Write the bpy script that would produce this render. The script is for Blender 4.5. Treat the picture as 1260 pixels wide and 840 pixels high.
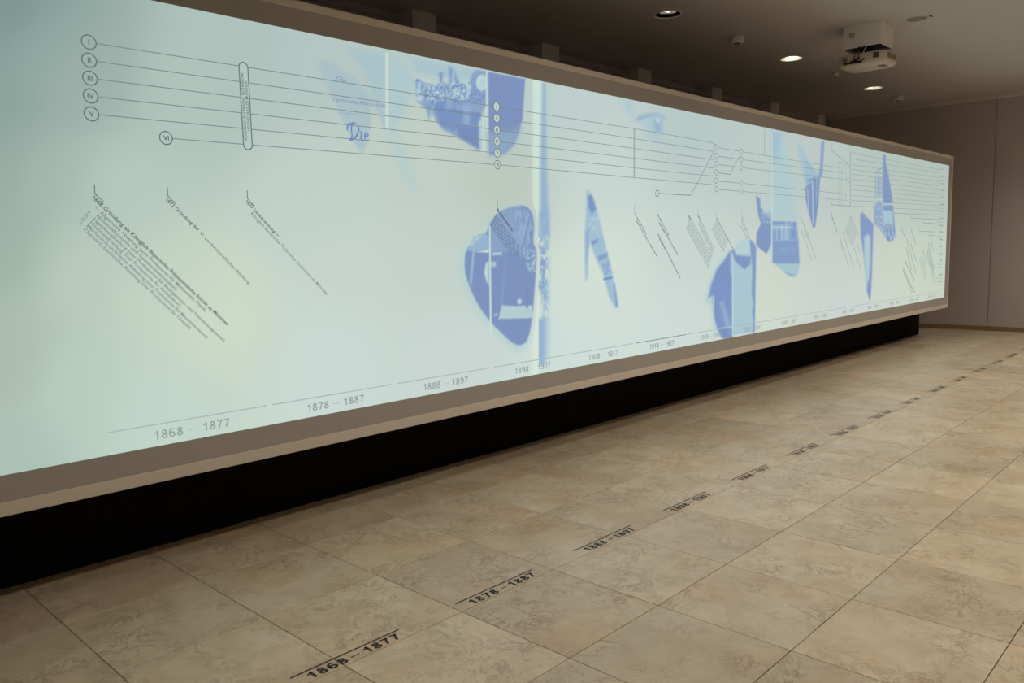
import bpy, bmesh, math, random
import numpy as np
from mathutils import Matrix, Vector

for o in list(bpy.data.objects):
    bpy.data.objects.remove(o)
scene = bpy.context.scene
COL = scene.collection
R = math.radians

# ------------------------------------------------------------------ camera
F_PX, YAW, PITCH, ROLL = 984.06, 0.80798, -0.11274, -0.02208
CAM = np.array([-1.0171, -3.8480, 1.5408])
_f = np.array([math.sin(YAW) * math.cos(PITCH), math.cos(YAW) * math.cos(PITCH), math.sin(PITCH)])
_r0 = np.array([math.cos(YAW), -math.sin(YAW), 0.0])
_u0 = np.cross(_r0, _f)
_r = _r0 * math.cos(ROLL) + _u0 * math.sin(ROLL)
_u = -_r0 * math.sin(ROLL) + _u0 * math.cos(ROLL)
cam_d = bpy.data.cameras.new('camera')
cam_d.sensor_width = 36.0
cam_d.lens = F_PX / 1260.0 * 36.0
cam_d.clip_start = 0.05
cam_o = bpy.data.objects.new('camera', cam_d)
COL.objects.link(cam_o)
cam_o.matrix_world = Matrix(((_r[0], _u[0], -_f[0], CAM[0]), (_r[1], _u[1], -_f[1], CAM[1]),
                             (_r[2], _u[2], -_f[2], CAM[2]), (0, 0, 0, 1)))
scene.camera = cam_o

# ------------------------------------------------------------------ world, exposure
world = bpy.data.worlds.new('world')
scene.world = world
world.use_nodes = True
world.node_tree.nodes['Background'].inputs[0].default_value = (1.0, 0.85, 0.7, 1)
world.node_tree.nodes['Background'].inputs[1].default_value = 0.0
vs = scene.view_settings
vs.view_transform = 'Standard'
vs.look = 'None'
vs.gamma = 1.0
vs.use_curve_mapping = False
vs.exposure = 0.0

# light levels of the room's own downlights and the added ones (watts)
W_WALK_ADDED = 55.0        # added downlights over the walkway, standing in for screen light
W_HALL_ADDED = 95.0         # added downlights farther out in the hall, to lift the floor
W_BACK = 6.0         # downlights behind the screen
WARM = (1.0, 0.92, 0.82)
WARMER = (1.0, 0.88, 0.72)

# ------------------------------------------------------------------ main dimensions (metres)
T = 0.6                      # floor tile
Y0 = 0.4056                  # y of a tile seam
ZC = 3.944                   # ceiling
YB = 2.74                    # wall behind the screen
XW = 14.511                  # end wall
XL, YF = -4.2, -9.0          # left wall, wall behind the camera
YS = -0.09                   # projected image plane
XS0, XS1, ZS0, ZS1 = -0.6, 12.775, 0.666, 2.701
XF0, XF1, ZF0, ZF1 = -0.81, 12.987, 0.492, 2.854
YPL = 0.435                  # plinth front
DEC = 0.82011                # one decade on the timeline


def px2scr(u, v, y=YS):
    """photo pixel -> (x, z) on the screen plane"""
    d = _f + _r * (u - 630.0) / F_PX - _u * (v - 420.0) / F_PX
    t = (y - CAM[1]) / d[1]
    p = CAM + d * t
    return float(p[0]), float(p[2])


def scr2px(x, z):
    P = np.stack([x - CAM[0], np.full_like(x, YS) - CAM[1], z - CAM[2]], -1)
    w = P @ _f
    return 630.0 + F_PX * (P @ _r) / w, 420.0 - F_PX * (P @ _u) / w


def lin(c):
    out = []
    for v in c[:3]:
        v = v / 255.0
        out.append(v / 12.92 if v <= 0.04045 else ((v + 0.055) / 1.055) ** 2.4)
    return tuple(out)


def lin_arr(a):
    a = np.clip(a / 255.0, 0, 1)
    return np.where(a <= 0.04045, a / 12.92, ((a + 0.055) / 1.055) ** 2.4)


# ------------------------------------------------------------------ materials
def nodes(name):
    m = bpy.data.materials.new(name)
    m.use_nodes = True
    nt = m.node_tree
    return m, nt, nt.nodes['Principled BSDF']


def plain(name, rgb, rough=0.6, metal=0.0, bump=0.0, bscale=200.0, spec=0.5, vary=0.0, vscale=3.0):
    m, nt, b = nodes(name)
    c = lin(rgb)
    b.inputs['Base Color'].default_value = (*c, 1)
    b.inputs['Roughness'].default_value = rough
    b.inputs['Metallic'].default_value = metal
    b.inputs['Specular IOR Level'].default_value = spec
    tc = nt.nodes.new('ShaderNodeTexCoord')
    if vary:
        n = nt.nodes.new('ShaderNodeTexNoise')
        n.inputs['Scale'].default_value = vscale
        n.inputs['Detail'].default_value = 5
        nt.links.new(tc.outputs['Object'], n.inputs['Vector'])
        mx = nt.nodes.new('ShaderNodeMix')
        mx.data_type = 'RGBA'
        mx.inputs[6].default_value = (*[v * (1 - vary) for v in c], 1)
        mx.inputs[7].default_value = (*[min(1, v * (1 + vary)) for v in c], 1)
        nt.links.new(n.outputs['Fac'], mx.inputs[0])
        nt.links.new(mx.outputs[2], b.inputs['Base Color'])
    if bump:
        n = nt.nodes.new('ShaderNodeTexNoise')
        n.inputs['Scale'].default_value = bscale
        n.inputs['Detail'].default_value = 3
        nt.links.new(tc.outputs['Object'], n.inputs['Vector'])
        bp = nt.nodes.new('ShaderNodeBump')
        bp.inputs['Strength'].default_value = bump
        bp.inputs['Distance'].default_value = 0.002
        nt.links.new(n.outputs['Fac'], bp.inputs['Height'])
        nt.links.new(bp.outputs['Normal'], b.inputs['Normal'])
    return m


def emit(name, rgb, strength=1.0, sample=False):
    m = bpy.data.materials.new(name)
    m.use_nodes = True
    nt = m.node_tree
    nt.nodes.clear()
    e = nt.nodes.new('ShaderNodeEmission')
    e.inputs[0].default_value = (*lin(rgb), 1)
    e.inputs[1].default_value = strength
    o = nt.nodes.new('ShaderNodeOutputMaterial')
    nt.links.new(e.outputs[0], o.inputs[0])
    if not sample:
        m.cycles.emission_sampling = 'NONE'
    return m


def picture_mat(name, sample):
    """a projected picture: its colours come from the mesh's colour attribute"""
    m = bpy.data.materials.new(name)
    m.use_nodes = True
    nt = m.node_tree
    nt.nodes.clear()
    a = nt.nodes.new('ShaderNodeAttribute')
    a.attribute_name = 'picture'
    e = nt.nodes.new('ShaderNodeEmission')
    nt.links.new(a.outputs['Color'], e.inputs[0])
    o = nt.nodes.new('ShaderNodeOutputMaterial')
    nt.links.new(e.outputs[0], o.inputs[0])
    if not sample:
        m.cycles.emission_sampling = 'NONE'
    return m


def stone(name):
    """beige shell limestone, polished, each slab with its own veins and tint"""
    m, nt, b = nodes(name)
    L = nt.links.new
    N = nt.nodes.new
    tc = N('ShaderNodeTexCoord')
    oi = N('ShaderNodeObjectInfo')
    geo = N('ShaderNodeNewGeometry')
    mul = N('ShaderNodeMath'); mul.operation = 'MULTIPLY'; mul.inputs[1].default_value = 57.0
    L(oi.outputs['Random'], mul.inputs[0])
    comb = N('ShaderNodeCombineXYZ')
    L(mul.outputs[0], comb.inputs[0]); L(mul.outputs[0], comb.inputs[2])
    add = N('ShaderNodeVectorMath'); add.operation = 'ADD'
    L(tc.outputs['Object'], add.inputs[0]); L(comb.outputs[0], add.inputs[1])
    # big clouds
    n1 = N('ShaderNodeTexNoise'); n1.inputs['Scale'].default_value = 3.2; n1.inputs['Detail'].default_value = 6
    n1.inputs['Roughness'].default_value = 0.74; n1.inputs['Distortion'].default_value = 0.25
    L(add.outputs[0], n1.inputs['Vector'])
    r1 = N('ShaderNodeValToRGB')
    r1.color_ramp.elements[0].position = 0.30; r1.color_ramp.elements[0].color = (*lin((196, 178, 150)), 1)
    r1.color_ramp.elements[1].position = 0.66; r1.color_ramp.elements[1].color = (*lin((222, 210, 188)), 1)
    L(n1.outputs['Fac'], r1.inputs[0])
    # veins: thin ridges of a distorted noise
    n2 = N('ShaderNodeTexNoise'); n2.inputs['Scale'].default_value = 8.0; n2.inputs['Detail'].default_value = 7
    n2.inputs['Roughness'].default_value = 0.7; n2.inputs['Distortion'].default_value = 0.7
    L(add.outputs[0], n2.inputs['Vector'])
    s = N('ShaderNodeMath'); s.operation = 'SUBTRACT'; s.inputs[1].default_value = 0.5
    L(n2.outputs['Fac'], s.inputs[0])
    ab = N('ShaderNodeMath'); ab.operation = 'ABSOLUTE'; L(s.outputs[0], ab.inputs[0])
    vr = N('ShaderNodeValToRGB')
    vr.color_ramp.elements[0].position = 0.0; vr.color_ramp.elements[0].color = (1, 1, 1, 1)
    vr.color_ramp.elements[1].position = 0.04; vr.color_ramp.elements[1].color = (0, 0, 0, 1)
    L(ab.outputs[0], vr.inputs[0])
    # veins gather in clusters
    n3 = N('ShaderNodeTexNoise'); n3.inputs['Scale'].default_value = 4.0; n3.inputs['Detail'].default_value = 3
    L(add.outputs[0], n3.inputs['Vector'])
    cl = N('ShaderNodeValToRGB')
    cl.color_ramp.elements[0].position = 0.38; cl.color_ramp.elements[0].color = (0, 0, 0, 1)
    cl.color_ramp.elements[1].position = 0.66; cl.color_ramp.elements[1].color = (1, 1, 1, 1)
    L(n3.outputs['Fac'], cl.inputs[0])
    vm = N('ShaderNodeMath'); vm.operation = 'MULTIPLY'
    L(vr.outputs[0], vm.inputs[0]); L(cl.outputs[0], vm.inputs[1])
    vm2 = N('ShaderNodeMath'); vm2.operation = 'MULTIPLY'; vm2.inputs[1].default_value = 0.62
    L(vm.outputs[0], vm2.inputs[0])
    mx = N('ShaderNodeMix'); mx.data_type = 'RGBA'
    L(vm2.outputs[0], mx.inputs[0]); L(r1.outputs[0], mx.inputs[6])
    mx.inputs[7].default_value = (*lin((132, 106, 78)), 1)
    # rusty tint, slab by slab
    n4 = N('ShaderNodeTexNoise'); n4.inputs['Scale'].default_value = 1.7; n4.inputs['Detail'].default_value = 2
    L(add.outputs[0], n4.inputs['Vector'])
    tr = N('ShaderNodeValToRGB')
    tr.color_ramp.elements[0].position = 0.5; tr.color_ramp.elements[0].color = (0, 0, 0, 1)
    tr.color_ramp.elements[1].position = 0.75; tr.color_ramp.elements[1].color = (0.55, 0.55, 0.55, 1)
    L(n4.outputs['Fac'], tr.inputs[0])
    mx2 = N('ShaderNodeMix'); mx2.data_type = 'RGBA'; mx2.blend_type = 'MULTIPLY'
    L(tr.outputs[0], mx2.inputs[0]); L(mx.outputs[2], mx2.inputs[6])
    mx2.inputs[7].default_value = (1.0, 0.80, 0.62, 1)
    hsv = N('ShaderNodeHueSaturation')
    vv = N('ShaderNodeMapRange'); vv.inputs['To Min'].default_value = 0.88; vv.inputs['To Max'].default_value = 1.06
    L(oi.outputs['Random'], vv.inputs['Value']); L(vv.outputs[0], hsv.inputs['Value'])
    L(mx2.outputs[2], hsv.inputs['Color'])
    L(hsv.outputs[0], b.inputs['Base Color'])
    rr = N('ShaderNodeMapRange'); rr.inputs['To Min'].default_value = 0.30; rr.inputs['To Max'].default_value = 0.44
    L(n1.outputs['Fac'], rr.inputs['Value']); L(rr.outputs[0], b.inputs['Roughness'])
    b.inputs['Specular IOR Level'].default_value = 0.45
    return m


M = {}
M['stone'] = stone('beige_limestone')
M['grout'] = plain('dark_grout', (92, 78, 60), 0.9)
M['ceiling'] = plain('ceiling_paint', (203, 200, 197), 0.85, bump=0.2, bscale=60, vary=0.03)
M['wall'] = plain('wall_paint', (194, 185, 183), 0.8, bump=0.15, bscale=90, vary=0.03)
M['white'] = plain('white_paint', (240, 237, 234), 0.6)
M['cornice'] = plain('cornice_paint', (222, 214, 212), 0.7)
M['wallgap'] = plain('panel_joint', (150, 138, 128), 0.9)
M['base'] = plain('brown_stone_skirting', (150, 124, 96), 0.5, vary=0.15, vscale=12)
M['black'] = plain('black_cloth', (22, 21, 20), 0.95, spec=0.1)
M['band'] = plain('taupe_screen_cloth', (184, 180, 176), 0.8, bump=0.15, bscale=400)
M['trim'] = plain('pale_beige_edge', (231, 220, 209), 0.7, bump=0.1, bscale=400)
M['vinyl'] = plain('black_vinyl', (30, 26, 23), 0.5)
M['projgrey'] = plain('warm_white_plastic', (214, 204, 188), 0.45)
M['dark'] = plain('dark_plastic', (38, 34, 32), 0.6)
M['grille'] = plain('grey_grille', (120, 112, 104), 0.6)
M['softgrille'] = plain('pale_grey_mesh', (184, 174, 168), 0.8)
M['grey'] = plain('grey_grille_cloth', (150, 142, 126), 0.8)
M['metal'] = plain('polished_reflector', (225, 222, 215), 0.3, metal=1.0)
M['lamp_dim'] = emit('faint_lamp_tube', (255, 240, 224), 1.3)
M['mirror'] = plain('dark_mirror', (120, 116, 112), 0.06, metal=1.0)
M['lamp'] = emit('lamp_tube_glow', (255, 240, 215), 16.0)
M['picture'] = picture_mat('projected_image', True)
M['fragment'] = picture_mat('projected_photo', False)
G = {}


def ink(rgb):
    if rgb not in G:
        G[rgb] = emit('projected_tone_%d_%d_%d' % rgb, rgb)
    return G[rgb]


# ------------------------------------------------------------------ builders
def link(o, parent=None):
    COL.objects.link(o)
    if parent is not None:
        o.parent = parent
    return o


def from_bm(name, bm, mat, parent=None, smooth=False):
    me = bpy.data.meshes.new(name)
    bm.to_mesh(me)
    bm.free()
    if smooth:
        for p in me.polygons:
            p.use_smooth = True
    if mat:
        me.materials.append(mat)
    return link(bpy.data.objects.new(name, me), parent)


def from_py(name, v, f, mat, parent=None, smooth=False):
    me = bpy.data.meshes.new(name)
    me.from_pydata(v, [], f)
    me.update()
    if smooth:
        for p in me.polygons:
            p.use_smooth = True
    me.materials.append(mat)
    return link(bpy.data.objects.new(name, me), parent)


def add_box(bm, x0, x1, y0, y1, z0, z1, bev=0.0, seg=2):
    r = bmesh.ops.create_cube(bm, size=1.0, matrix=Matrix.Translation(((x0 + x1) / 2, (y0 + y1) / 2, (z0 + z1) / 2))
                              @ Matrix.Diagonal((x1 - x0, y1 - y0, z1 - z0, 1)))
    if bev:
        es = list({e for v in r['verts'] for e in v.link_edges})
        bmesh.ops.bevel(bm, geom=es, offset=bev, segments=seg, affect='EDGES', profile=0.5)


def box(name, x0, x1, y0, y1, z0, z1, mat, parent=None, bev=0.0, seg=2):
    bm = bmesh.new()
    add_box(bm, x0, x1, y0, y1, z0, z1, bev, seg)
    return from_bm(name, bm, mat, parent)


def lathe(name, prof, n, mat, parent=None, smooth=True, caps=True):
    """profile (r, z) spun about the z axis"""
    v, f = [], []
    for r, z in prof:
        for k in range(n):
            a = 2 * math.pi * k / n
            v.append((r * math.cos(a), r * math.sin(a), z))
    for i in range(len(prof) - 1):
        for k in range(n):
            k2 = (k + 1) % n
            f.append((i * n + k, i * n + k2, (i + 1) * n + k2, (i + 1) * n + k))
    if caps:
        f.append(tuple(range(n))[::-1])
        f.append(tuple((len(prof) - 1) * n + k for k in range(n)))
    o = from_py(name, v, f, mat, parent, False)
    if smooth:
        for p in o.data.polygons:
            p.use_smooth = len(p.vertices) == 4
    return o


def tag(o, label, cat, group=None):
    o['label'] = label
    o['category'] = cat
    if group:
        o['group'] = group
    return o


def empty(name, loc=(0, 0, 0)):
    o = bpy.data.objects.new(name, None)
    o.empty_display_size = 0.1
    o.location = loc
    return link(o)


def struct(o):
    o['kind'] = 'structure'
    return o


# ------------------------------------------------------------------ setting
# floor: bed with limestone slabs laid on it, each slab its own piece
floor = struct(box('floor', XL, XW + 0.1, YF, YB + 0.1, -0.12, -0.006, M['grout']))
GAP = 0.0032


def slab_mesh(name, w, d):
    bm = bmesh.new()
    add_box(bm, -w / 2, w / 2, -d / 2, d / 2, -0.02, 0.0, 0.0012, 1)
    me = bpy.data.meshes.new(name)
    bm.to_mesh(me)
    bm.free()
    me.materials.append(M['stone'])
    return me


me_full = slab_mesh('floor_tile', T - GAP, T - GAP)
wlast = XW - 24 * T
me_cut = slab_mesh('floor_tile_cut', wlast - GAP, T - GAP)
random.seed(4)
for k in range(0, 10):
    for c in range(-4, 25):
        if k == 0 and c < 21:
            continue
        cut = c == 24
        w = wlast if cut else T
        o = bpy.data.objects.new('floor_tile', me_cut if cut else me_full)
        o.location = (c * T + w / 2, Y0 + T * (1 - k) - T / 2, random.uniform(-0.0003, 0.0003))
        link(o, floor)
# the slabs farther off than that, as one piece
bm = bmesh.new()
for k in range(-3, 16):
    for c in range(-7, 25):
        near = (0 <= k < 10 and -4 <= c and not (k == 0 and c < 21))
        x0, x1 = c * T, min(c * T + T, XW)
        y1 = min(Y0 + T * (1 - k), YB)
        y0 = max(Y0 - T * k, YF)
        if near or y1 - y0 < 0.01:
            continue
        add_box(bm, x0 + GAP / 2, x1 - GAP / 2, y0 + GAP / 2, y1 - GAP / 2, -0.02, 0.0)
o = from_bm('floor_tiles_far', bm, M['stone'], floor)
o['kind'] = 'stuff'

# ceiling with round cut-outs for the recessed downlights
DL_R = 0.135
DL_BACK = [(0.55, 0.89), (3.47, 0.89), (6.39, 0.89), (9.31, 0.89), (12.24, 0.89)]
DL_WALK_ADDED = [(3.47, -2.05), (6.39, -2.05), (9.31, -2.05), (12.24, -2.05)]  # unseen row, added to make up for missing screen light
DL_HALL_ADDED = [(-0.92, -3.15), (2.0, -3.15), (4.93, -3.15), (7.85, -3.15), (10.78, -3.15), (13.4, -3.15), (3.47, -6.2), (7.85, -6.2), (12.24, -6.2)]  # unseen rows, added to light the floor and the frame
DL_ADDED = DL_WALK_ADDED + DL_HALL_ADDED


def make_ceiling():
    cells = sorted(set(DL_BACK + DL_ADDED))
    h = 0.2
    bm = bmesh.new()
    xs = sorted({XL, XW + 0.1} | {round(x - h, 4) for x, _ in cells} | {round(x + h, 4) for x, _ in cells})
    ys = sorted({YF, YB + 0.1} | {round(y - h, 4) for _, y in cells} | {round(y + h, 4) for _, y in cells})
    vc = {}

    def V(x, y, z):
        key = (round(x, 4), round(y, 4), round(z, 4))
        if key not in vc:
            vc[key] = bm.verts.new((x, y, z))
        return vc[key]
    n = 32
    for i in range(len(xs) - 1):
        for j in range(len(ys) - 1):
            x0, x1, y0, y1 = xs[i], xs[i + 1], ys[j], ys[j + 1]
            hit = [c for c in cells if x0 - 1e-3 <= c[0] - h and c[0] + h <= x1 + 1e-3 and y0 - 1e-3 <= c[1] - h and c[1] + h <= y1 + 1e-3]
            if not hit:
                bm.faces.new((V(x0, y0, ZC), V(x0, y1, ZC), V(x1, y1, ZC), V(x1, y0, ZC)))
                continue
            cx, cy = hit[0]
            sq, ci, up = [], [], []
            for k in range(n):
                a = 2 * math.pi * k / n + math.pi / 4
                dx, dy = math.cos(a), math.sin(a)
                s = h / max(abs(dx), abs(dy))
                sq.append(V(cx + dx * s, cy + dy * s, ZC))
                ci.append(V(cx + dx * DL_R, cy + dy * DL_R, ZC))
                up.append(V(cx + dx * DL_R, cy + dy * DL_R, ZC + 0.2))
            for k in range(n):
                k2 = (k + 1) % n
                bm.faces.new((sq[k], ci[k], ci[k2], sq[k2]))
                bm.faces.new((ci[k], up[k], up[k2], ci[k2]))
            bm.faces.new(up)
    # upper side of the slab
    zt = ZC + 0.3
    bm.faces.new([bm.verts.new(p) for p in ((XL, YF, zt), (XW + .1, YF, zt), (XW + .1, YB + .1, zt), (XL, YB + .1, zt))])
    return struct(from_bm('ceiling', bm, M['ceiling']))


make_ceiling()

# walls: carcass plus wall panels with open joints
wall_back = struct(box('wall_back', XL, XW + 0.1, YB + 0.012, YB + 0.1, 0, ZC + 0.05, M['wallgap']))
wall_end = struct(box('wall_end', XW + 0.012, XW + 0.1, YF, YB + 0.1, 0, ZC + 0.05, M['wallgap']))
struct(box('wall_left', XL - 0.1, XL, YF - 0.1, YB + 0.1, -0.1, ZC + 0.05, M['wall']))
struct(box('wall_front', XL - 0.1, XW + 0.1, YF - 0.1, YF, -0.1, ZC + 0.05, M['wall']))
PIL = [4.306 + 1.945 * k for k in range(-4, 6)]         # left edge of each pilaster
for i, x in enumerate(PIL):
    w = 0.31
    if x + w > XL:
        box('pilaster', x, x + w, 2.505, YB + 0.013, 0, ZC + 0.002, M['white'], wall_back, 0.004, 1)
    nx = PIL[i + 1] if i + 1 < len(PIL) else XW
    if nx - x - w > 0.5:
        mid = (x + w + nx) / 2
        for a, b in ((x + w, mid - 0.006), (mid + 0.006, nx)):
            box('wall_panel', a, b, YB, YB + 0.013, 0.0, ZC - 0.075, M['wall'], wall_back)
    else:
        box('wall_panel', x + w, nx, YB, YB + 0.013, 0.0, ZC - 0.075, M['wall'], wall_back)
ysm = [-8.99, -8.01, -6.085, -4.16, -2.235, -0.31, YB]
for a, b in zip(ysm[:-1], ysm[1:]):
    box('wall_panel', XW, XW + 0.013, a + 0.005, b - 0.005, 0.0, ZC - 0.075, M['wall'], wall_end, 0.002, 1)
struct(box('trim_1', XW - 0.012, XW + 0.02, YF, YB + 0.012, ZC - 0.07, ZC + 0.002, M['cornice'], None, 0.003, 1))
struct(box('trim_2', XL, XW, YB - 0.012, YB + 0.02, ZC - 0.07, ZC + 0.002, M['wall'], None, 0.003, 1))
bm = bmesh.new()
add_box(bm, XW - 0.02, XW + 0.005, YF, YB, 0.0, 0.040, 0.002, 1)
add_box(bm, XW - 0.014, XW + 0.005, YF, YB, 0.040, 0.077, 0.004, 1)
struct(from_bm('baseboard_end', bm, M['base']))

# ------------------------------------------------------------------ projection screen
screen = tag(empty('projection_screen', (6.09, 0.3, 0.492)),
             'long beige-framed wall screen showing a projected pale timeline with blue photographs', 'screen')
screen_inv = Matrix.Translation((-6.09, -0.3, -0.492))


def spart(o):
    """keep world placement while hanging the part on the screen"""
    o.parent = screen
    o.matrix_parent_inverse = screen_inv
    return o


spart(box('cabinet', XF0 + 0.004, XF1 - 0.004, YS + 0.02, 0.78, 0.5, ZF1 - 0.004, M['band']))
zi0, zi1 = 0.551, 2.812
xi0, xi1 = XF0 + 0.04, XF1 - 0.038
for nm, a in (('frame_band', (xi0 - .002, xi1 + .002, zi0 - .002, ZS0)), ('frame_band', (xi0 - .002, xi1 + .002, ZS1, zi1 + .002)),
              ('frame_band', (xi0 - .002, XS0, ZS0, ZS1)), ('frame_band', (XS1, xi1 + .002, ZS0, ZS1))):
    spart(box(nm, a[0], a[1], YS + 0.002, YS + 0.03, a[2], a[3], M['band']))
for a in ((XF0, XF1, ZF0, zi0), (XF0, XF1, zi1, ZF1), (XF0, xi0, zi0, zi1), (xi1, XF1, zi0, zi1)):
    spart(box('edge_trim', a[0], a[1], YS - 0.002, YS + 0.06, a[2], a[3], M['trim'], None, 0.004, 2))

# projected background tone, with hot spots and viewing-angle brightness painted into the colours
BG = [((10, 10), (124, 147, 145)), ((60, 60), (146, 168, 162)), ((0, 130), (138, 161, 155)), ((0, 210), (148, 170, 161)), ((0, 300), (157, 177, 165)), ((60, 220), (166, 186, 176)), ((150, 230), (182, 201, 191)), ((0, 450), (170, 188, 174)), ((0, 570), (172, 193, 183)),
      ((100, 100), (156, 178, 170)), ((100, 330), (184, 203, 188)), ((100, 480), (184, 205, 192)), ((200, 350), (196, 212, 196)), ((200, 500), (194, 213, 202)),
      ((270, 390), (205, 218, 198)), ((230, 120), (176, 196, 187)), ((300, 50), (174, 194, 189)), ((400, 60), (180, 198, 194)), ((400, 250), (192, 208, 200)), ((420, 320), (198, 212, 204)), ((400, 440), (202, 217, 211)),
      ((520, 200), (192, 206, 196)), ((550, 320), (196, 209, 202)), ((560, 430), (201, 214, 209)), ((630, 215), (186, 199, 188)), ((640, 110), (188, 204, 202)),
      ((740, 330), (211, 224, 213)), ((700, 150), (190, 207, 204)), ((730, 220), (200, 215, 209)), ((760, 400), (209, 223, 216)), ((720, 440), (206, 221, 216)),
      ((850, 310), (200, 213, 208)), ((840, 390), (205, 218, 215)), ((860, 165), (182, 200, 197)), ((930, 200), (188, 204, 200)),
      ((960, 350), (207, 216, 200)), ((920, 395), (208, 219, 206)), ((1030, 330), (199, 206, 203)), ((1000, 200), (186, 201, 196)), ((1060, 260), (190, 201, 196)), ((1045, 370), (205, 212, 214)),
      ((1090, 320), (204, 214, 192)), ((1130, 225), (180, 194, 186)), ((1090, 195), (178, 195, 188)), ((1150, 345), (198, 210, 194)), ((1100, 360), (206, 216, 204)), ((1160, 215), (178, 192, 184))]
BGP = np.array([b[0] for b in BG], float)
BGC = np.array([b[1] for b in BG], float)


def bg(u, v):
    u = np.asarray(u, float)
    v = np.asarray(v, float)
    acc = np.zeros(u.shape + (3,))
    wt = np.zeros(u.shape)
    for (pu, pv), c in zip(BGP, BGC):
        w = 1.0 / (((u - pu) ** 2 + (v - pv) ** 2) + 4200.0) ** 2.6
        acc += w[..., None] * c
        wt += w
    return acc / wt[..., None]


def colour_mesh(name, xs, zs, col, keep, y, mat):
    nx, nz = len(xs), len(zs)
    X, Z = np.meshgrid(xs, zs, indexing='ij')
    idx = np.arange(nx * nz).reshape(nx, nz)
    q = np.stack([idx[:-1, :-1], idx[1:, :-1], idx[1:, 1:], idx[:-1, 1:]], -1).reshape(-1, 4)
    if keep is not None:
        k = keep.reshape(nx, nz)
        kq = (k[:-1, :-1] | k[1:, :-1] | k[1:, 1:] | k[:-1, 1:]).reshape(-1)
        q = q[kq]
    used = np.unique(q)
    remap = np.full(nx * nz, -1)
    remap[used] = np.arange(len(used))
    co = np.stack([X.ravel(), np.full(nx * nz, y), Z.ravel()], -1)[used]
    q = remap[q]
    me = bpy.data.meshes.new(name)
    me.vertices.add(len(co))
    me.vertices.foreach_set('co', co.astype(np.float32).ravel())
    me.loops.add(q.size)
    me.loops.foreach_set('vertex_index', q.astype(np.int32).ravel())
    me.polygons.add(len(q))
    me.polygons.foreach_set('loop_start', (np.arange(len(q)) * 4).astype(np.int32))
    me.polygons.foreach_set('loop_total', np.full(len(q), 4, np.int32))
    me.update(calc_edges=True)
    at = me.color_attributes.new('picture', 'FLOAT_COLOR', 'POINT')
    c = np.concatenate([lin_arr(col.reshape(-1, 3)[used]), np.ones((len(used), 1))], 1)
    at.data.foreach_set('color', c.astype(np.float32).ravel())
    me.materials.append(mat)
    return link(bpy.data.objects.new(name, me))


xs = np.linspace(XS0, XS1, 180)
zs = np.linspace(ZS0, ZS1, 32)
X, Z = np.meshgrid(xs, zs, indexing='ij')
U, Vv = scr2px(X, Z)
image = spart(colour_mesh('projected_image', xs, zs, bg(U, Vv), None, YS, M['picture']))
image['label'] = 'pale greenish white projected timeline picture'


def sub(o, label=None):
    """a mark inside the projected picture"""
    o.parent = image
    o.matrix_parent_inverse = Matrix.Translation((-6.09, -0.3, -0.492)) if False else image_inv
    if label:
        o['label'] = label
    return o


bpy.context.view_layer.update()
image_inv = image.matrix_world.inverted()


# ---- painter: soft polygon layers, given in photo pixels, laid on the screen surface
def smooth_poly(pts, n=6):
    P = np.array(pts, float)
    out = []
    N = len(P)
    for i in range(N):
        p0, p1, p2, p3 = P[i - 1], P[i], P[(i + 1) % N], P[(i + 2) % N]
        for t in np.linspace(0, 1, n, endpoint=False):
            out.append(0.5 * ((2 * p1) + (-p0 + p2) * t + (2 * p0 - 5 * p1 + 4 * p2 - p3) * t * t + (-p0 + 3 * p1 - 3 * p2 + p3) * t ** 3))
    return np.array(out)


def sdf(u, v, P):
    """signed distance to a polygon, negative inside"""
    d = np.full(u.shape, 1e9)
    ins = np.zeros(u.shape, bool)
    N = len(P)
    for i in range(N):
        ax, ay = P[i - 1]
        bx, by = P[i]
        ex, ey = bx - ax, by - ay
        L2 = ex * ex + ey * ey + 1e-12
        t = np.clip(((u - ax) * ex + (v - ay) * ey) / L2, 0, 1)
        d = np.minimum(d, (u - ax - t * ex) ** 2 + (v - ay - t * ey) ** 2)
        c = ((ay > v) != (by > v))
        if ey != 0:
            ins ^= c & (u < ex * (v - ay) / ey + ax)
    d = np.sqrt(d)
    return np.where(ins, -d, d)


def vnoise(u, v, sx, sy, seed):
    rs = np.random.RandomState(seed)
    tab = rs.rand(64, 64)
    a, b = u / sx, v / sy
    i, j = np.floor(a).astype(int), np.floor(b).astype(int)
    fa, fb = a - i, b - j
    fa, fb = fa * fa * (3 - 2 * fa), fb * fb * (3 - 2 * fb)
    g = lambda p, q: tab[p % 64, q % 64]
    return (g(i, j) * (1 - fa) + g(i + 1, j) * fa) * (1 - fb) + (g(i, j + 1) * (1 - fa) + g(i + 1, j + 1) * fa) * fb


_pn = 0


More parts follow.
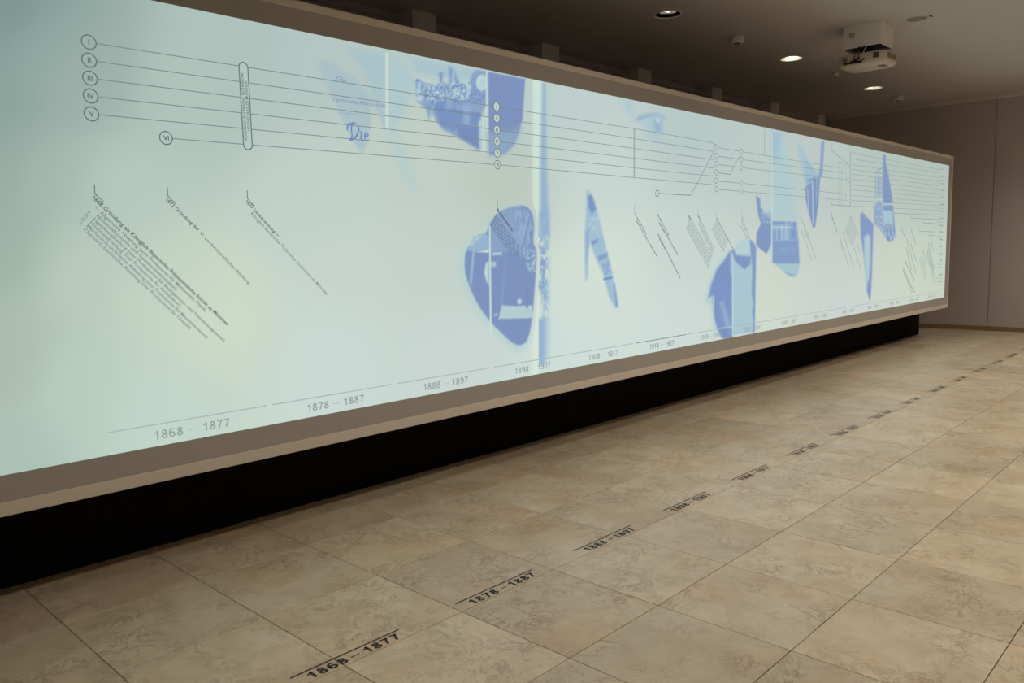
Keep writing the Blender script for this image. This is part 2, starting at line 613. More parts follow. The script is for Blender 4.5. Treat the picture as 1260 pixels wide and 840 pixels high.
def paint(label, bounds, layers, step=0.006):
    """bounds in photo pixels; layers = (polygon, rgb, alpha, softness, opts)"""
    global _pn
    _pn += 1
    off = 0.0005 + 0.00008 * _pn
    u0, v0, u1, v1 = bounds
    cs = [px2scr(u, v) for u, v in ((u0, v0), (u1, v0), (u0, v1), (u1, v1))]
    x0, x1 = max(XS0, min(c[0] for c in cs)), min(XS1, max(c[0] for c in cs))
    z0, z1 = max(ZS0 + .001, min(c[1] for c in cs)), min(ZS1 - .001, max(c[1] for c in cs))
    gx = np.linspace(x0, x1, max(8, int((x1 - x0) / step)))
    gz = np.linspace(z0, z1, max(8, int((z1 - z0) / step)))
    X, Z = np.meshgrid(gx, gz, indexing='ij')
    u, v = scr2px(X, Z)
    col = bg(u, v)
    cov = np.zeros(u.shape)
    for L in layers:
        pts, rgb, al, soft = L[:4]
        opt = L[4] if len(L) > 4 else {}
        P = smooth_poly(pts) if opt.get('smooth') else np.array(pts, float)
        d = sdf(u, v, P)
        a = np.clip(0.5 - d / (soft * (1.6 if soft >= 4 else 1.25) + 0.9), 0, 1)
        a = a * a * (3 - 2 * a) * al
        if 'noise' in opt:
            sx, sy, th, seed = opt['noise']
            nn = 0.6 * vnoise(u, v, sx, sy, seed) + 0.4 * vnoise(u, v, sx * .5, sy * .5, seed + 1)
            a = a * np.clip((nn - th) * 3.4 + 0.45, 0, 1)
        if 'fade' in opt:                       # (axis, from, to): opacity runs 1 -> 0
            ax, f0, f1 = opt['fade']
            q = u if ax == 'u' else v
            a = a * np.clip((f1 - q) / (f1 - f0), 0, 1)
        rgb = np.array(rgb, float) * 0.93 + np.array((184, 196, 190), float) * 0.07
        rgb = rgb + np.array((3.0, 5.0, -4.0)) * min(1.0, max(0.25, (rgb[1] - 130) / 60))
        col = col * (1 - a[..., None]) + rgb * a[..., None]
        cov = np.maximum(cov, a)
    o = colour_mesh('projected_photo', gx, gz, col, (cov > 0.03), YS - off, M['fragment'])
    return sub(o, label)


def zp(x0, y0, s):
    return lambda *p: [(x0 + a * s, y0 + b * s) for a, b in p]


def ell(cx, cy, rx, ry, n=16):
    return [(cx + rx * math.cos(2 * math.pi * k / n), cy + ry * math.sin(2 * math.pi * k / n)) for k in range(n)]


DEEP, DEEP2, MID, LIGHT, PALE, WHITE = (117, 139, 190), (110, 132, 188), (134, 161, 206), (158, 187, 214), (173, 198, 211), (200, 218, 220)
SM = {'smooth': True}

# leaf with old lettering and the pale wash beside it
paint('pale blue leaf-shaped photo of old script lettering', (385, 50, 530, 250), [
    ([(393, 75), (410, 79), (430, 91), (445, 106), (455, 122), (456, 150), (453, 170), (446, 188), (440, 182), (430, 165), (418, 140), (405, 110), (396, 90)], (164, 186, 202), .95, 4, SM),
    ([(424, 58), (474.5, 67), (474.5, 160), (462, 136), (456, 124), (455, 105), (448, 88), (436, 72)], (164, 189, 206), .9, 5),
    ([(478, 69), (540, 82), (525, 95), (508, 108), (500, 130), (485, 160), (478, 165)], (168, 194, 209), .9, 10),
    ([(478, 150), (490, 165), (505, 200), (513, 240), (500, 226), (487, 197), (479, 172)], (178, 199, 208), .8, 8, SM),
    ([(474.6, 64), (477.4, 64.6), (477.4, 160), (474.8, 160)], (204, 221, 221), .95, 1),
])
z = zp(500, 65, .1786)
paint('blue photo fragment of an old engine with pipes and wheel', (498, 62, 606, 200), [
    (z((10, 25), (552, 128), (545, 330), (380, 200), (200, 170), (60, 130)), (160, 189, 212), .8, 9),
    (z((70, 190), (180, 230), (190, 255), (225, 215), (222, 140), (255, 132), (250, 200), (290, 215), (290, 95), (320, 105), (355, 175), (370, 215), (425, 225), (450, 150), (480, 116), (550, 128), (550, 355),
       (530, 400), (490, 480), (505, 665), (480, 655), (420, 620), (350, 580), (250, 530), (205, 470), (175, 410), (155, 450), (130, 380), (70, 335), (58, 262)), (128, 154, 200), .85, 2.5),
    (z((60, 180), (420, 220), (420, 330), (330, 330), (180, 340), (70, 340)), (176, 203, 222), .85, 3, {'noise': (3.4, 4.2, .55, 3)}),
    (z((120, 230), (450, 210), (540, 330), (380, 350), (150, 380)), (104, 132, 190), .7, 3, {'noise': (4, 4, .58, 8)}),
    (z((180, 345), (330, 325), (345, 395), (520, 420), (495, 500), (350, 500), (330, 545), (235, 500)), (112, 139, 192), .8, 3),
    (z((265, 305), (318, 300), (325, 380), (275, 390)), (152, 182, 214), .6, 5),
    (z((395, 370), (440, 372), (436, 500), (392, 490)), (152, 180, 213), .7, 5),
    (z((340, 498), (503, 510), (500, 662), (430, 622), (360, 580)), (110, 133, 190), .85, 4),
    (z((60, 200), (200, 215), (330, 200), (440, 215), (540, 250), (540, 340), (200, 345), (70, 330)), (112, 139, 192), .75, 2, {'noise': (2.2, 2.6, .56, 61)}),
    (z((60, 170), (440, 170), (440, 320), (60, 330)), (186, 209, 222), .8, 2, {'noise': (1.8, 2.2, .62, 71)}),
    (z((75, 186), (190, 226), (188, 234), (74, 196)), (132, 158, 202), .9, .6), (z((232, 135), (242, 135), (240, 210), (230, 210)), (124, 150, 198), .9, .8),
    (z((318, 120), (330, 140), (326, 230), (312, 230)), (186, 208, 220), .7, .8), (z((200, 330), (206, 330), (170, 440), (150, 470), (146, 440)), (150, 178, 210), .7, 1.5),
    (z((185, 380), (520, 415), (520, 424), (185, 390)), (100, 126, 184), .7, 1.5), (z((420, 225), (452, 216), (430, 300), (412, 310)), (182, 206, 220), .75, 1.2),
    (z(*ell(520, 207, 40, 56)), (190, 212, 220), .95, 2),
    (z(*ell(528, 205, 22, 34)), (166, 194, 216), .6, 2),
    (z((505, 480), (550, 380), (552, 690), (512, 680)), (196, 215, 219), .8, 2),
    (z((515, 400), (522, 400), (520, 665), (512, 665)), (160, 186, 210), .8, 1),
    (z((538, 400), (544, 400), (548, 600), (540, 600)), (160, 186, 210), .7, 1),
    (z(*ell(358, 282, 9, 11)), (205, 224, 228), .95, 1), (z(*ell(386, 305, 8, 12)), (200, 220, 226), .95, 1),
    (z(*ell(215, 272, 9, 10)), (200, 220, 226), .9, 1), (z(*ell(180, 312, 8, 9)), (196, 218, 224), .9, 1), (z(*ell(78, 190, 14, 12)), (118, 143, 194), .9, 1.5),
    (z(*ell(84, 262, 16, 22)), (186, 208, 218), .7, 2), (z(*ell(84, 310, 14, 18)), (196, 215, 220), .7, 2),
    (z((548, 124), (560, 126), (566, 700), (554, 700)), (203, 221, 221), .95, 1.2),
])
paint('solid blue shape with rounded lower edge behind numbered circles', (598, 80, 650, 198), [
    (z((562, 130), (818, 180), (800, 450), (775, 550), (735, 640), (680, 690), (600, 706), (572, 702), (568, 560)), (119, 140, 190), .97, 2),
    (z((565, 560), (790, 520), (775, 560), (735, 645), (680, 695), (600, 710), (572, 706)), (141, 168, 200), .8, 8),
])
# bright overlap bar, streak of blue and the lower picture beside it
paint('bright vertical bar with a narrow blue streak', (634, 92, 684, 470), [
    ([(655, 90), (667, 92), (666, 300), (664, 460), (654.5, 462), (655, 300)], (208, 225, 222), .85, 4),
    ([(667.5, 101), (671, 102), (672.5, 200), (676, 290), (664, 290), (664.5, 200)], (140, 170, 212), .85, 4),
    ([(664, 260), (676, 255), (675, 390), (668, 395), (664, 320), (661, 300)], (138, 170, 212), .8, 5, {'noise': (3, 6, .42, 21)}),
    ([(661, 300), (672, 310), (670, 370), (660, 350)], (120, 148, 200), .8, 4, {'noise': (2.5, 3.5, .5, 5)}),
    ([(662.3, 392), (672, 392), (671, 447), (662, 449)], (130, 160, 209), .85, 4),
    ([(668, 392), (677, 392), (676, 440), (668, 445)], (165, 195, 218), .6, 5),
    ([(660, 330), (662.4, 370), (662.6, 460), (655, 461), (657, 390)], (212, 227, 224), .95, 1.5),
])
z = zp(560, 235, .25)
outer = [(325, 72), (355, 80), (378, 110), (388, 170), (385, 250), (400, 300), (397, 400), (388, 520), (380, 620), (365, 700), (345, 745), (310, 757), (270, 737), (220, 690),
         (180, 650), (120, 570), (75, 480), (50, 400), (48, 330), (62, 280), (100, 225), (150, 205), (172, 160), (210, 110), (260, 85)]
paint('large blue rounded photo fragment of people and a pale table', (562, 240, 672, 445), [
    (z(*[((210 + (a - 210) * 1.12 - 4 if a < 210 else a - 4), 430 + (b - 430) * 1.07 + 12) for a, b in outer]), (176, 203, 212), .75, 7, SM),
    (z(*outer), (119, 141, 191), .97, 1.6, SM),
    (z((172, 160), (210, 110), (260, 85), (325, 72), (300, 200), (285, 300), (172, 300)), (138, 164, 204), .75, 4),
    (z((290, 100), (355, 85), (385, 170), (375, 290), (330, 330), (290, 300)), (150, 180, 212), .75, 3, {'noise': (2.2, 9, .5, 14)}),
    (z((330, 290), (400, 290), (395, 400), (360, 390)), (170, 198, 216), .85, 3, {'noise': (2.5, 3, .5, 33)}),
    (z((55, 290), (100, 225), (150, 205), (166, 230), (166, 285), (110, 300)), (150, 180, 212), .85, 3),
    (z((60, 270), (100, 225), (130, 218), (90, 262)), (190, 210, 216), .8, 3),
    (z((108, 300), (166, 284), (166, 304)), (196, 214, 217), .95, 1),
    (z((184, 302), (230, 300), (230, 314), (186, 318)), (176, 200, 216), .9, 1),
    (z((92, 225), (102, 225), (82, 455), (70, 455)), (152, 182, 212), .95, 1.5),
    (z((151, 352), (166, 345), (166, 465), (154, 445), (141, 402)), (190, 210, 216), .95, 1.2),
    (z(*ell(188, 360, 14, 14)), (170, 196, 214), .9, 1.5),
    (z((228, 562), (300, 566), (378, 562), (386, 624), (214, 629), (220, 600)), (178, 202, 216), .96, 1),
    (z(*ell(316, 543, 12, 14)), (182, 206, 218), .95, 1), (z((348, 490), (356, 490), (358, 576), (348, 576)), (112, 133, 186), .9, 1),
    (z((184, 612), (210, 598), (200, 616)), (176, 200, 216), .9, 1),
    (z((240, 390), (250, 330), (232, 560), (222, 560)), (140, 163, 203), .5, 3),
    (z((166, 168), (174, 168), (180, 690), (170, 690)), (201, 219, 219), .95, .8),
])
z = zp(640, 90, .4167)
paint('narrow blue slanting strip photo fragment of a building', (714, 225, 766, 385), [
    (z((196, 345), (206, 352), (226, 400), (250, 500), (270, 580), (290, 692), (280, 692), (262, 660), (245, 592), (222, 545), (206, 500), (200, 520), (200, 600), (193, 615), (190, 560), (190, 480), (194, 420)), (152, 184, 214), .95, 3),
    (z((200, 362), (212, 358), (224, 400), (212, 416), (201, 396)), (117, 142, 194), .9, 3),
    (z((209, 498), (229, 488), (231, 498), (212, 508)), (120, 146, 198), .85, 1.5), (z((228, 540), (258, 530), (258, 542), (232, 556)), (124, 150, 200), .8, 1.5),
    (z((245, 605), (272, 600), (272, 606), (246, 612)), (112, 135, 188), .9, 1), (z((240, 560), (262, 552), (268, 592), (250, 600)), (128, 154, 204), .7, 2, {'noise': (1.5, 3, .5, 2)}),
    (z((274, 620), (280, 620), (290, 690), (282, 690)), (130, 156, 204), .8, 1.5), (z((193, 470), (203, 460), (203, 520), (196, 560)), (134, 162, 208), .6, 3),
    (z((200, 430), (232, 420), (240, 480), (206, 490)), (184, 207, 220), .7, 2, {'noise': (2, 4, .5, 17)}),
])
z = zp(770, 120, 1 / 6)
paint('faint blue photo fragment of an eye', (764, 115, 826, 185), [
    (z((70, 168), (105, 138), (185, 119), (250, 124), (290, 152), (245, 140), (185, 144), (120, 162)), (138, 167, 210), .95, 4, SM),
    (z((110, 170), (200, 150), (270, 160), (272, 315), (165, 295)), (166, 194, 213), .8, 9),
    (z((200, 165), (262, 168), (262, 260), (215, 260)), (140, 170, 210), .75, 5),
    (z(*ell(238, 170, 14, 14)), (188, 210, 222), .9, 2),
    (z((-30, 12), (54, 26), (52, 135), (-10, 80)), (168, 194, 212), .8, 7),
])
z = zp(860, 230, .238)
paint('blue photo fragment of two figures in coats', (866, 285, 936, 420), [
    (z((30, 590), (50, 500), (85, 410), (130, 355), (172, 320), (174, 480), (100, 600), (80, 780), (60, 620)), (176, 203, 214), .85, 5),
    (z((48, 575), (62, 505), (92, 425), (132, 375), (160, 330), (173, 345), (172, 782), (118, 782), (100, 750), (84, 700), (72, 620), (68, 560)), (119, 143, 197), .97, 2.5),
    (z((108, 600), (125, 590), (172, 740), (172, 782), (150, 770)), (150, 180, 214), .75, 4), (z((160, 330), (173, 345), (172, 470), (162, 440)), (165, 192, 214), .8, 2),
    (z((72, 565), (80, 565), (78, 650), (70, 620)), (190, 210, 216), .85, 1),
    (z((120, 725), (172, 722), (172, 728), (120, 733)), (180, 205, 218), .8, .8), (z((120, 734), (172, 729), (172, 782), (128, 786)), (116, 138, 196), .7, 1),
    (z((174, 345), (200, 290), (245, 264), (276, 280), (292, 300), (288, 752), (174, 766)), (164, 192, 215), .96, 1.5),
    (z((174, 345), (200, 290), (245, 264), (268, 280), (262, 345), (180, 352)), (182, 205, 216), .8, 3),
    (z((186, 352), (268, 360), (264, 400), (235, 426), (200, 395)), (121, 146, 195), .95, 2), (z((166, 330), (182, 322), (190, 355), (215, 400), (200, 395), (180, 370)), (118, 140, 190), .8, 2),
    (z((262, 270), (276, 280), (296, 304), (290, 640), (288, 748), (276, 748), (282, 690), (274, 650), (282, 600), (272, 560), (276, 420), (268, 350)), (124, 150, 199), .95, 1.5),
    (z((172, 345), (176, 345), (176, 770), (172, 770)), (196, 215, 220), .9, .6),
])
paint('blue photo fragment of a banner-carrying crowd and a long building', (926, 155, 996, 345), [
    (z((378, -285), (440, -270), (468, -100), (490, 60), (512, 175), (378, 175)), (170, 197, 212), .9, 9),
    (z((378, -285), (425, -275), (400, -150), (378, -120)), (152, 182, 210), .8, 7),
    (z((295, 45), (318, 60), (318, 100), (340, 130), (374, 130), (374, 300), (350, 347), (295, 302), (297, 240), (320, 190), (305, 140)), (122, 145, 194), .95, 1.5),
    (z((318, 60), (345, 60), (374, 110), (374, 160), (330, 140)), (178, 202, 214), .7, 5), (z((320, 130), (374, 130), (374, 190), (330, 190)), (165, 192, 214), .7, 2, {'noise': (1.6, 2, .52, 6)}),
    (z((350, 347), (374, 290), (374, 372)), (186, 207, 216), .8, 2),
    (z((378, 175), (505, 180), (514, 275), (378, 275)), (146, 174, 210), .95, 2),
    (z((378, 178), (470, 180), (470, 195), (378, 195)), (124, 149, 198), .8, 1), (z((378, 222), (436, 222), (436, 272), (378, 272)), (128, 154, 201), .75, 1),
    (z((400, 222), (404, 222), (404, 272), (400, 272)), (176, 202, 218), .8, .5), (z((424, 196), (430, 196), (430, 272), (424, 272)), (176, 202, 218), .8, .5), (z((448, 178), (454, 178), (454, 272), (448, 272)), (170, 197, 216), .8, .6),
    (z((470, 180), (503, 182), (510, 272), (470, 272)), (120, 144, 196), .8, 2, {'noise': (1.8, 9, .4, 29)}), (z((385, 205), (485, 207), (485, 212), (385, 211)), (190, 211, 220), .9, .8),
    (z((378, 275), (514, 275), (520, 398), (392, 398), (378, 390)), (124, 151, 200), .96, 2), (z((378, 310), (500, 300), (500, 340), (378, 350)), (140, 168, 208), .6, 4, {'noise': (5, 2, .5, 41)}),
    (z((394, 399), (520, 399), (512, 450), (495, 463), (470, 462), (446, 444)), (160, 190, 212), .95, 2), (z((440, 440), (505, 455), (500, 464), (470, 463)), (136, 165, 206), .7, 2),
    (z((374.5, -285), (378.5, -285), (378.5, 380), (374.5, 372)), (200, 218, 219), .8, .6),
])
z = zp(930, 150, .238)
paint('blue leaf-shaped photo fragment with white stripes', (976, 165, 1020, 285), [
    (z((210, 105), (236, 122), (262, 180), (318, 275), (300, 287), (258, 340), (245, 290), (230, 220)), (163, 191, 211), .9, 3),
    (z((255, 185), (320, 272), (300, 285), (257, 335)), (150, 179, 208), .7, 2),
    (z((255, 340), (300, 292), (332, 284), (322, 430), (306, 545), (294, 545), (270, 460), (257, 400)), (122, 145, 193), .96, 1.6),
    (z((264, 345), (268, 340), (276, 470), (271, 460)), (176, 200, 217), .85, .8), (z((289, 305), (294, 300), (298, 530), (294, 530)), (186, 208, 220), .9, .8), (z((313, 292), (317, 290), (313, 430), (311, 430)), (160, 186, 212), .8, .7),
    (z((338, 100), (354, 102), (344, 270), (332, 290), (322, 282), (331, 240)), (131, 154, 201), .95, 1.5),
    (z((264, 300), (290, 290), (312, 276), (316, 282), (292, 302), (266, 312)), (124, 147, 194), .8, 1),
])
z = zp(1030, 180, .238)
paint('blue photo fragment of a tower and temple columns', (1072, 186, 1104, 308), [
    (z((238, 45), (250, 45), (252, 90), (262, 130), (285, 270), (290, 330), (302, 460), (285, 492), (262, 492), (240, 450), (236, 200)), (122, 145, 194), .96, 1.6),
    (z((190, 300), (215, 278), (240, 300), (245, 460), (190, 398)), (134, 160, 204), .85, 2, {'noise': (1.4, 3, .3, 11)}),
    (z((236, 294), (288, 294), (289, 304), (236, 305)), (180, 203, 216), .9, 1), (z((238, 330), (286, 332), (290, 400), (240, 400)), (168, 196, 217), .9, 1.5),
    (z((240, 400), (296, 400), (302, 460), (284, 490), (262, 490), (244, 452)), (170, 197, 216), .8, 1, {'noise': (2, 8, .5, 51)}),
    (z((192, 136), (236, 104), (238, 110), (196, 138)), (140, 165, 206), .9, .8), (z((192, 134), (238, 134), (238, 139), (192, 139)), (140, 165, 206), .9, .8),
] + [(z((a, 158), (a + 5, 158), (a + 5, 262), (a, 262)), (134, 159, 203), .9, .8) for a in (196, 208, 219, 230)], step=.01)
paint('narrow blue photo fragment pointing downward with a pale figure', (1054, 256, 1080, 374), [
    (z((118, 352), (130, 340), (188, 402), (185, 500), (178, 700), (169, 797), (157, 745), (140, 600), (122, 460)), (126, 149, 197), .96, 1.8),
    (z((140, 470), (155, 452), (171, 465), (172, 590), (165, 680), (150, 725), (138, 580)), (176, 201, 216), .92, 2.5),
    (z((150, 735), (175, 725), (169, 795)), (122, 145, 196), .9, 2),
], step=.01)


# ---- drawn lines, circles and lettering of the projected timeline
def strip(pts, w, closed=False):
    """flat polyline of width w in (x, z)"""
    P = [Vector(p) for p in pts]
    n = len(P)
    v, f = [], []
    for i in range(n):
        a = P[(i - 1) % n] if (closed or i > 0) else P[i]
        b = P[(i + 1) % n] if (closed or i < n - 1) else P[i]
        d1 = (P[i] - a).normalized() if (P[i] - a).length > 1e-9 else None
        d2 = (b - P[i]).normalized() if (b - P[i]).length > 1e-9 else None
        if d1 is None: d1 = d2
        if d2 is None: d2 = d1
        nn = Vector((-d1.y, d1.x)) + Vector((-d2.y, d2.x))
        nn = nn.normalized() if nn.length > 1e-6 else Vector((-d1.y, d1.x))
        k = 1.0 / max(0.35, nn.dot(Vector((-d1.y, d1.x))))
        v += [P[i] + nn * w / 2 * k, P[i] - nn * w / 2 * k]
    m = n if closed else n - 1
    for i in range(m):
        j = (i + 1) % n
        f.append((2 * i, 2 * i + 1, 2 * j + 1, 2 * j))
    return v, f


def flat(name, parts, rgb, y, label=None):
    V, Fc = [], []
    for v, f in parts:
        b = len(V)
        V += [(p[0], y, p[1]) for p in v]
        Fc += [tuple(b + i for i in q) for q in f]
    return sub(from_py(name, V, Fc, ink(rgb)), label)


LINE = (124, 139, 137)
GREY = (150, 163, 158)
FAINT = (160, 174, 170)


def line(pts, w=0.0036, rgb=LINE, name='timeline_line', off=0.0016):
    return flat(name, [strip([px2scr(*p) for p in pts], w)], rgb, YS - off)


def circle(u, v, r=0.029, numeral=None, rgb=(106, 121, 119), w=0.0056, fill=True, sx=1.0):
    cx, cz = px2scr(u, v)
    n = 28
    ring = [(cx + sx * r * math.cos(2 * math.pi * k / n), cz + r * math.sin(2 * math.pi * k / n)) for k in range(n)]
    o = flat('timeline_circle', [strip(ring, w, True)], rgb, YS - 0.0026)
    if fill:
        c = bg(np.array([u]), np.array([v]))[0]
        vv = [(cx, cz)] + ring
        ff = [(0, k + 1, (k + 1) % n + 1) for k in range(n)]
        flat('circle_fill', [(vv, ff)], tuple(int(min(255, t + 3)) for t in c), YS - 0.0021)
    if numeral:
        text_at(numeral, cx, cz - r * 0.38, r * 0.76, rgb, None, 'C', bold=0.03)
    return o


_tc = 0


def text_mesh(s, bold=0.0, shear=0.0):
    """outline mesh of a string, origin at its baseline start; returns verts, faces, width, cap height"""
    global _tc
    _tc += 1
    cu = bpy.data.curves.new('t%d' % _tc, 'FONT')
    cu.body = s
    cu.size = 1.0
    cu.resolution_u = 2
    cu.offset = bold
    cu.shear = shear
    ob = bpy.data.objects.new('t%d' % _tc, cu)
    COL.objects.link(ob)
    dg = bpy.context.evaluated_depsgraph_get()
    me = ob.evaluated_get(dg).to_mesh()
    v = [(p.co.x, p.co.y) for p in me.vertices]
    f = [tuple(p.vertices) for p in me.polygons]
    ob.evaluated_get(dg).to_mesh_clear()
    bpy.data.objects.remove(ob)
    bpy.data.curves.remove(cu)
    x0 = min(p[0] for p in v)
    x1 = max(p[0] for p in v)
    v = [(p[0] - x0, p[1]) for p in v]
    return v, f, x1 - x0


CAP = 0.70       # cap height of the built-in font at size 1


def text_at(s, x, zb, cap, rgb, width=None, align='L', bold=0.0, ang=0.0, off=0.003, name='lettering', label=None, shear=0.0):
    v, f, w = text_mesh(s, bold, shear)
    k = cap / CAP
    kx = k if width is None else width / w
    W = w * kx
    ox = {'L': 0, 'C': -W / 2, 'R': -W}[align]
    ca, sa = math.cos(ang), math.sin(ang)
    pts = []
    for a, b in v:
        a, b = a * kx + ox, b * k
        pts.append((x + a * ca - b * sa, zb + a * sa + b * ca))
    return flat(name, [(pts, f)], rgb, YS - off, label)


def text_px(s, p0, p1, cap, rgb, bold=0.0, name='lettering', label=None, shear=0.0):
    """string stretched between two photo pixels on the screen"""
    a, b = px2scr(*p0), px2scr(*p1)
    L = math.hypot(b[0] - a[0], b[1] - a[1])
    return text_at(s, a[0], a[1], cap, rgb, L, 'L', bold, math.atan2(b[1] - a[1], b[0] - a[0]), name=name, label=label, shear=shear)


def arc_pts(cx, cy, rx, ry, a0, a1, n=18):
    return [(cx + rx * math.cos(R(a0 + (a1 - a0) * k / n)), cy + ry * math.sin(R(a0 + (a1 - a0) * k / n))) for k in range(n + 1)]


def digit(ch, w):
    """grotesque numeral, 1 high and 0.62 wide, drawn with stroke w"""
    h = w / 2
    if ch == '1':
        return [strip([(.40, 0), (.40, 1)], w), strip([(.40, .95), (.34, .80), (.24, .745), (.10, .74)], w * .8)]
    if ch == '7':
        return [strip([(.03, 1 - h), (.60, 1 - h)], w), strip([(.56, .93), (.40, .62), (.30, .32), (.24, 0)], w)]
    if ch == '0':
        return [strip(arc_pts(.31, .5, .31 - h, .5 - h, 0, 360, 26)[:-1], w, True)]
    if ch == '8':
        return [strip(arc_pts(.31, .745, .255 - h, .255 - h, 0, 360, 22)[:-1], w, True), strip(arc_pts(.31, .275, .30 - h, .275 - h, 0, 360, 22)[:-1], w, True)]
    if ch in '69':
        s = [strip(arc_pts(.31, .32, .30 - h, .32 - h, 0, 360, 22)[:-1], w, True), strip([(.06, .36)] + arc_pts(.33, .62, .33 - h, .38 - h, 180, 42, 14), w)]
        return s if ch == '6' else [([(.62 - a, 1 - b) for a, b in v], f) for v, f in s]
    if ch == '2':
        return [strip(arc_pts(.30, .71, .28 - h, .29 - h, 165, -25, 12) + [(.12, .16), (.06, h)], w), strip([(.02, h), (.60, h)], w)]
    if ch == '3':
        return [strip(arc_pts(.30, .745, .25 - h, .255 - h, 165, -90, 14), w), strip(arc_pts(.30, .275, .29 - h, .275 - h, 90, -165, 16), w)]
    if ch == '4':
        return [strip([(.46, 0), (.46, .97), (.05, .28)], w), strip([(.03, .25), (.62, .25)], w)]
    return [strip([(.54, 1 - h), (.14, 1 - h), (.09, .48)], w), strip([(.09, .48)] + arc_pts(.31, .32, .29 - h, .32 - h, 110, -165, 16), w)]


def number(s, x, y, wd, ht, w=.155):
    """a row of numerals that fills wd by ht with its lower left corner at x, y"""
    n = len(s)
    adv = .74
    k = wd / (adv * (n - 1) + .62)
    out = []
    for i, ch in enumerate(s):
        for v, f in digit(ch, w):
            out.append(([(x + (i * adv + a[0]) * k, y + a[1] * ht) for a in v], f))
    return out


# numbered circles and their lines
romans = ['I', 'II', 'III', 'IV', 'V', 'VI']
cl = [(109, 52), (109.5, 74.2), (110.5, 96.3), (111.3, 118.2), (112.3, 140.2), (204, 169.8)]
cm = [(610.6, 131.2), (610.9, 145.4), (611.1, 159.6), (611.3, 173.9), (611.6, 188.2), (611.8, 202.6)]
barp = [(780, 158.2), (780, 170.4), (780, 182.5), (780, 194.6), (780, 206.5), (780, 218.4)]
bend = [(878, 175.5), (878, 186.2), (878, 196.6), (878, 206.8), (878, 216.8), (878, 227.3)]
c3 = [(881, 181.4), (881, 191.8), (881, 202), (881, 212.1), (881, 222.3), (881, 232.6)]
c4 = [(912.1, 186.4), (912.1, 196.3), (912.1, 206.1), None, (912.1, 225.5), (912.1, 235.4)]
for i in range(6):
    circle(*cl[i], r=0.0295, numeral=romans[i])
    r = 8.4 if i < 5 else 7.0
    x, y = cl[i]
    x2, y2 = cm[i]
    t = r / (x2 - x)
    line([(x + r, y + (y2 - y) * t), (x2, y2)], 0.0042)
    circle(*cm[i], r=0.028, numeral=romans[i], w=0.0046)
    line([cm[i], barp[i]], 0.0042)
    line([barp[i], (bend[i][0] - 2, bend[i][1] - .3), (c3[i][0] - .3, c3[i][1] - 3.2)] if i == 0 else [barp[i], bend[i]], 0.0042)
    circle(*c3[i], r=0.025, w=0.005, fill=True)
    if c4[i]:
        line([(883.2, c3[i][1] + .3), c4[i]], 0.0045)
        circle(*c4[i], r=0.024, w=0.005)
line([(883.3, 212.5), (898.3, 214.5), (910.8, 190)], 0.0055)
line([(780.2, 157.2), (780.2, 219)], 0.018, (158, 172, 170), 'timeline_bar', 0.0018)
line([(808.5, 237.8), (849.7, 240.3), (878.3, 186)], 0.006)
circle(808.5, 237.8, r=0.026, w=0.006)
line([(940.6, 160), (940.6, 191)], 0.010, GREY, 'timeline_tick')
for a, b in (((914, 186.8), (1032, 206.3)), ((914, 196.6), (1038, 212.6)), ((914, 206.4), (1042, 221.2)), ((914, 225.6), (1036, 238.2)), ((914, 235.5), (1042, 246.6))):
    line([a, b], 0.0055, (144, 159, 157))
line([(1023.5, 176), (1023.5, 185), (1046, 205)], 0.008, GREY)
line([(1022.6, 251.8), (1046, 253.6)], 0.008, GREY)
line([(1022.6, 248), (1022.6, 255.5)], 0.02, GREY, 'timeline_tick')
line([(1038, 206), (1041, 202), (1044, 196)], 0.008, FAINT)
line([(1040, 212), (1042, 222), (1046, 226)], 0.008, FAINT)
line([(1036, 238), (1041, 240), (1040, 246)], 0.008, FAINT)
flat('timeline_pill', [strip([px2scr(*p) for p in ((1032, 199), (1035.4, 199.6), (1035, 254.8), (1031.8, 254.4))], 0.008, True)], FAINT, YS - .002)
line([(1046.4, 185.7), (1046, 254.8)], 0.03, (165, 178, 174), 'timeline_bar')
yl = [188, 195.2, 202.4, 208.3, 214.3, 220.2, 227.4, 233.3, 240.4, 246.4, 253.5]
yr = [208.5, 213, 218.6, 223.7, 228.4, 233.8, 238.6, 243.3, 248.6, 253.0, 258.8]
for a, b in zip(yl, yr):
    line([(1048, a), (1155.5, b)], 0.006, (150, 165, 161))
for a, b, c in ((1121, 268.3, 1154), (1136, 274.3, 1150), (1131.5, 284.3, 1150), (1143, 289.5, 1150), (1101, 262.2, 1151)):
    line([(a, b), (c, b + (c - a) * .05)], 0.008, GREY)
    line([(a, b - 2), (a, b + 2)], 0.012, GREY, 'timeline_tick')
# column of small marks at the end of the timeline
rng = random.Random(7)
zz = 209.0
k = 0
while zz < 352:
    xx = 1159.3 - (zz - 209) * .018
    for q in range(3):
        line([(xx - 2.2 + q * 1.6, zz - rng.uniform(.5, 2)), (xx - 1.2 + q * 1.6, zz + rng.uniform(-1, 1.6))], rng.uniform(.012, .03), rng.choice([GREY, (136, 150, 146), FAINT]), 'index_mark')
    if k % 2:
        line([(xx - 5, zz + 4), (xx + 2.5, zz + 4.4)], 0.008, FAINT, 'index_mark')
    zz += 8.6
    k += 1

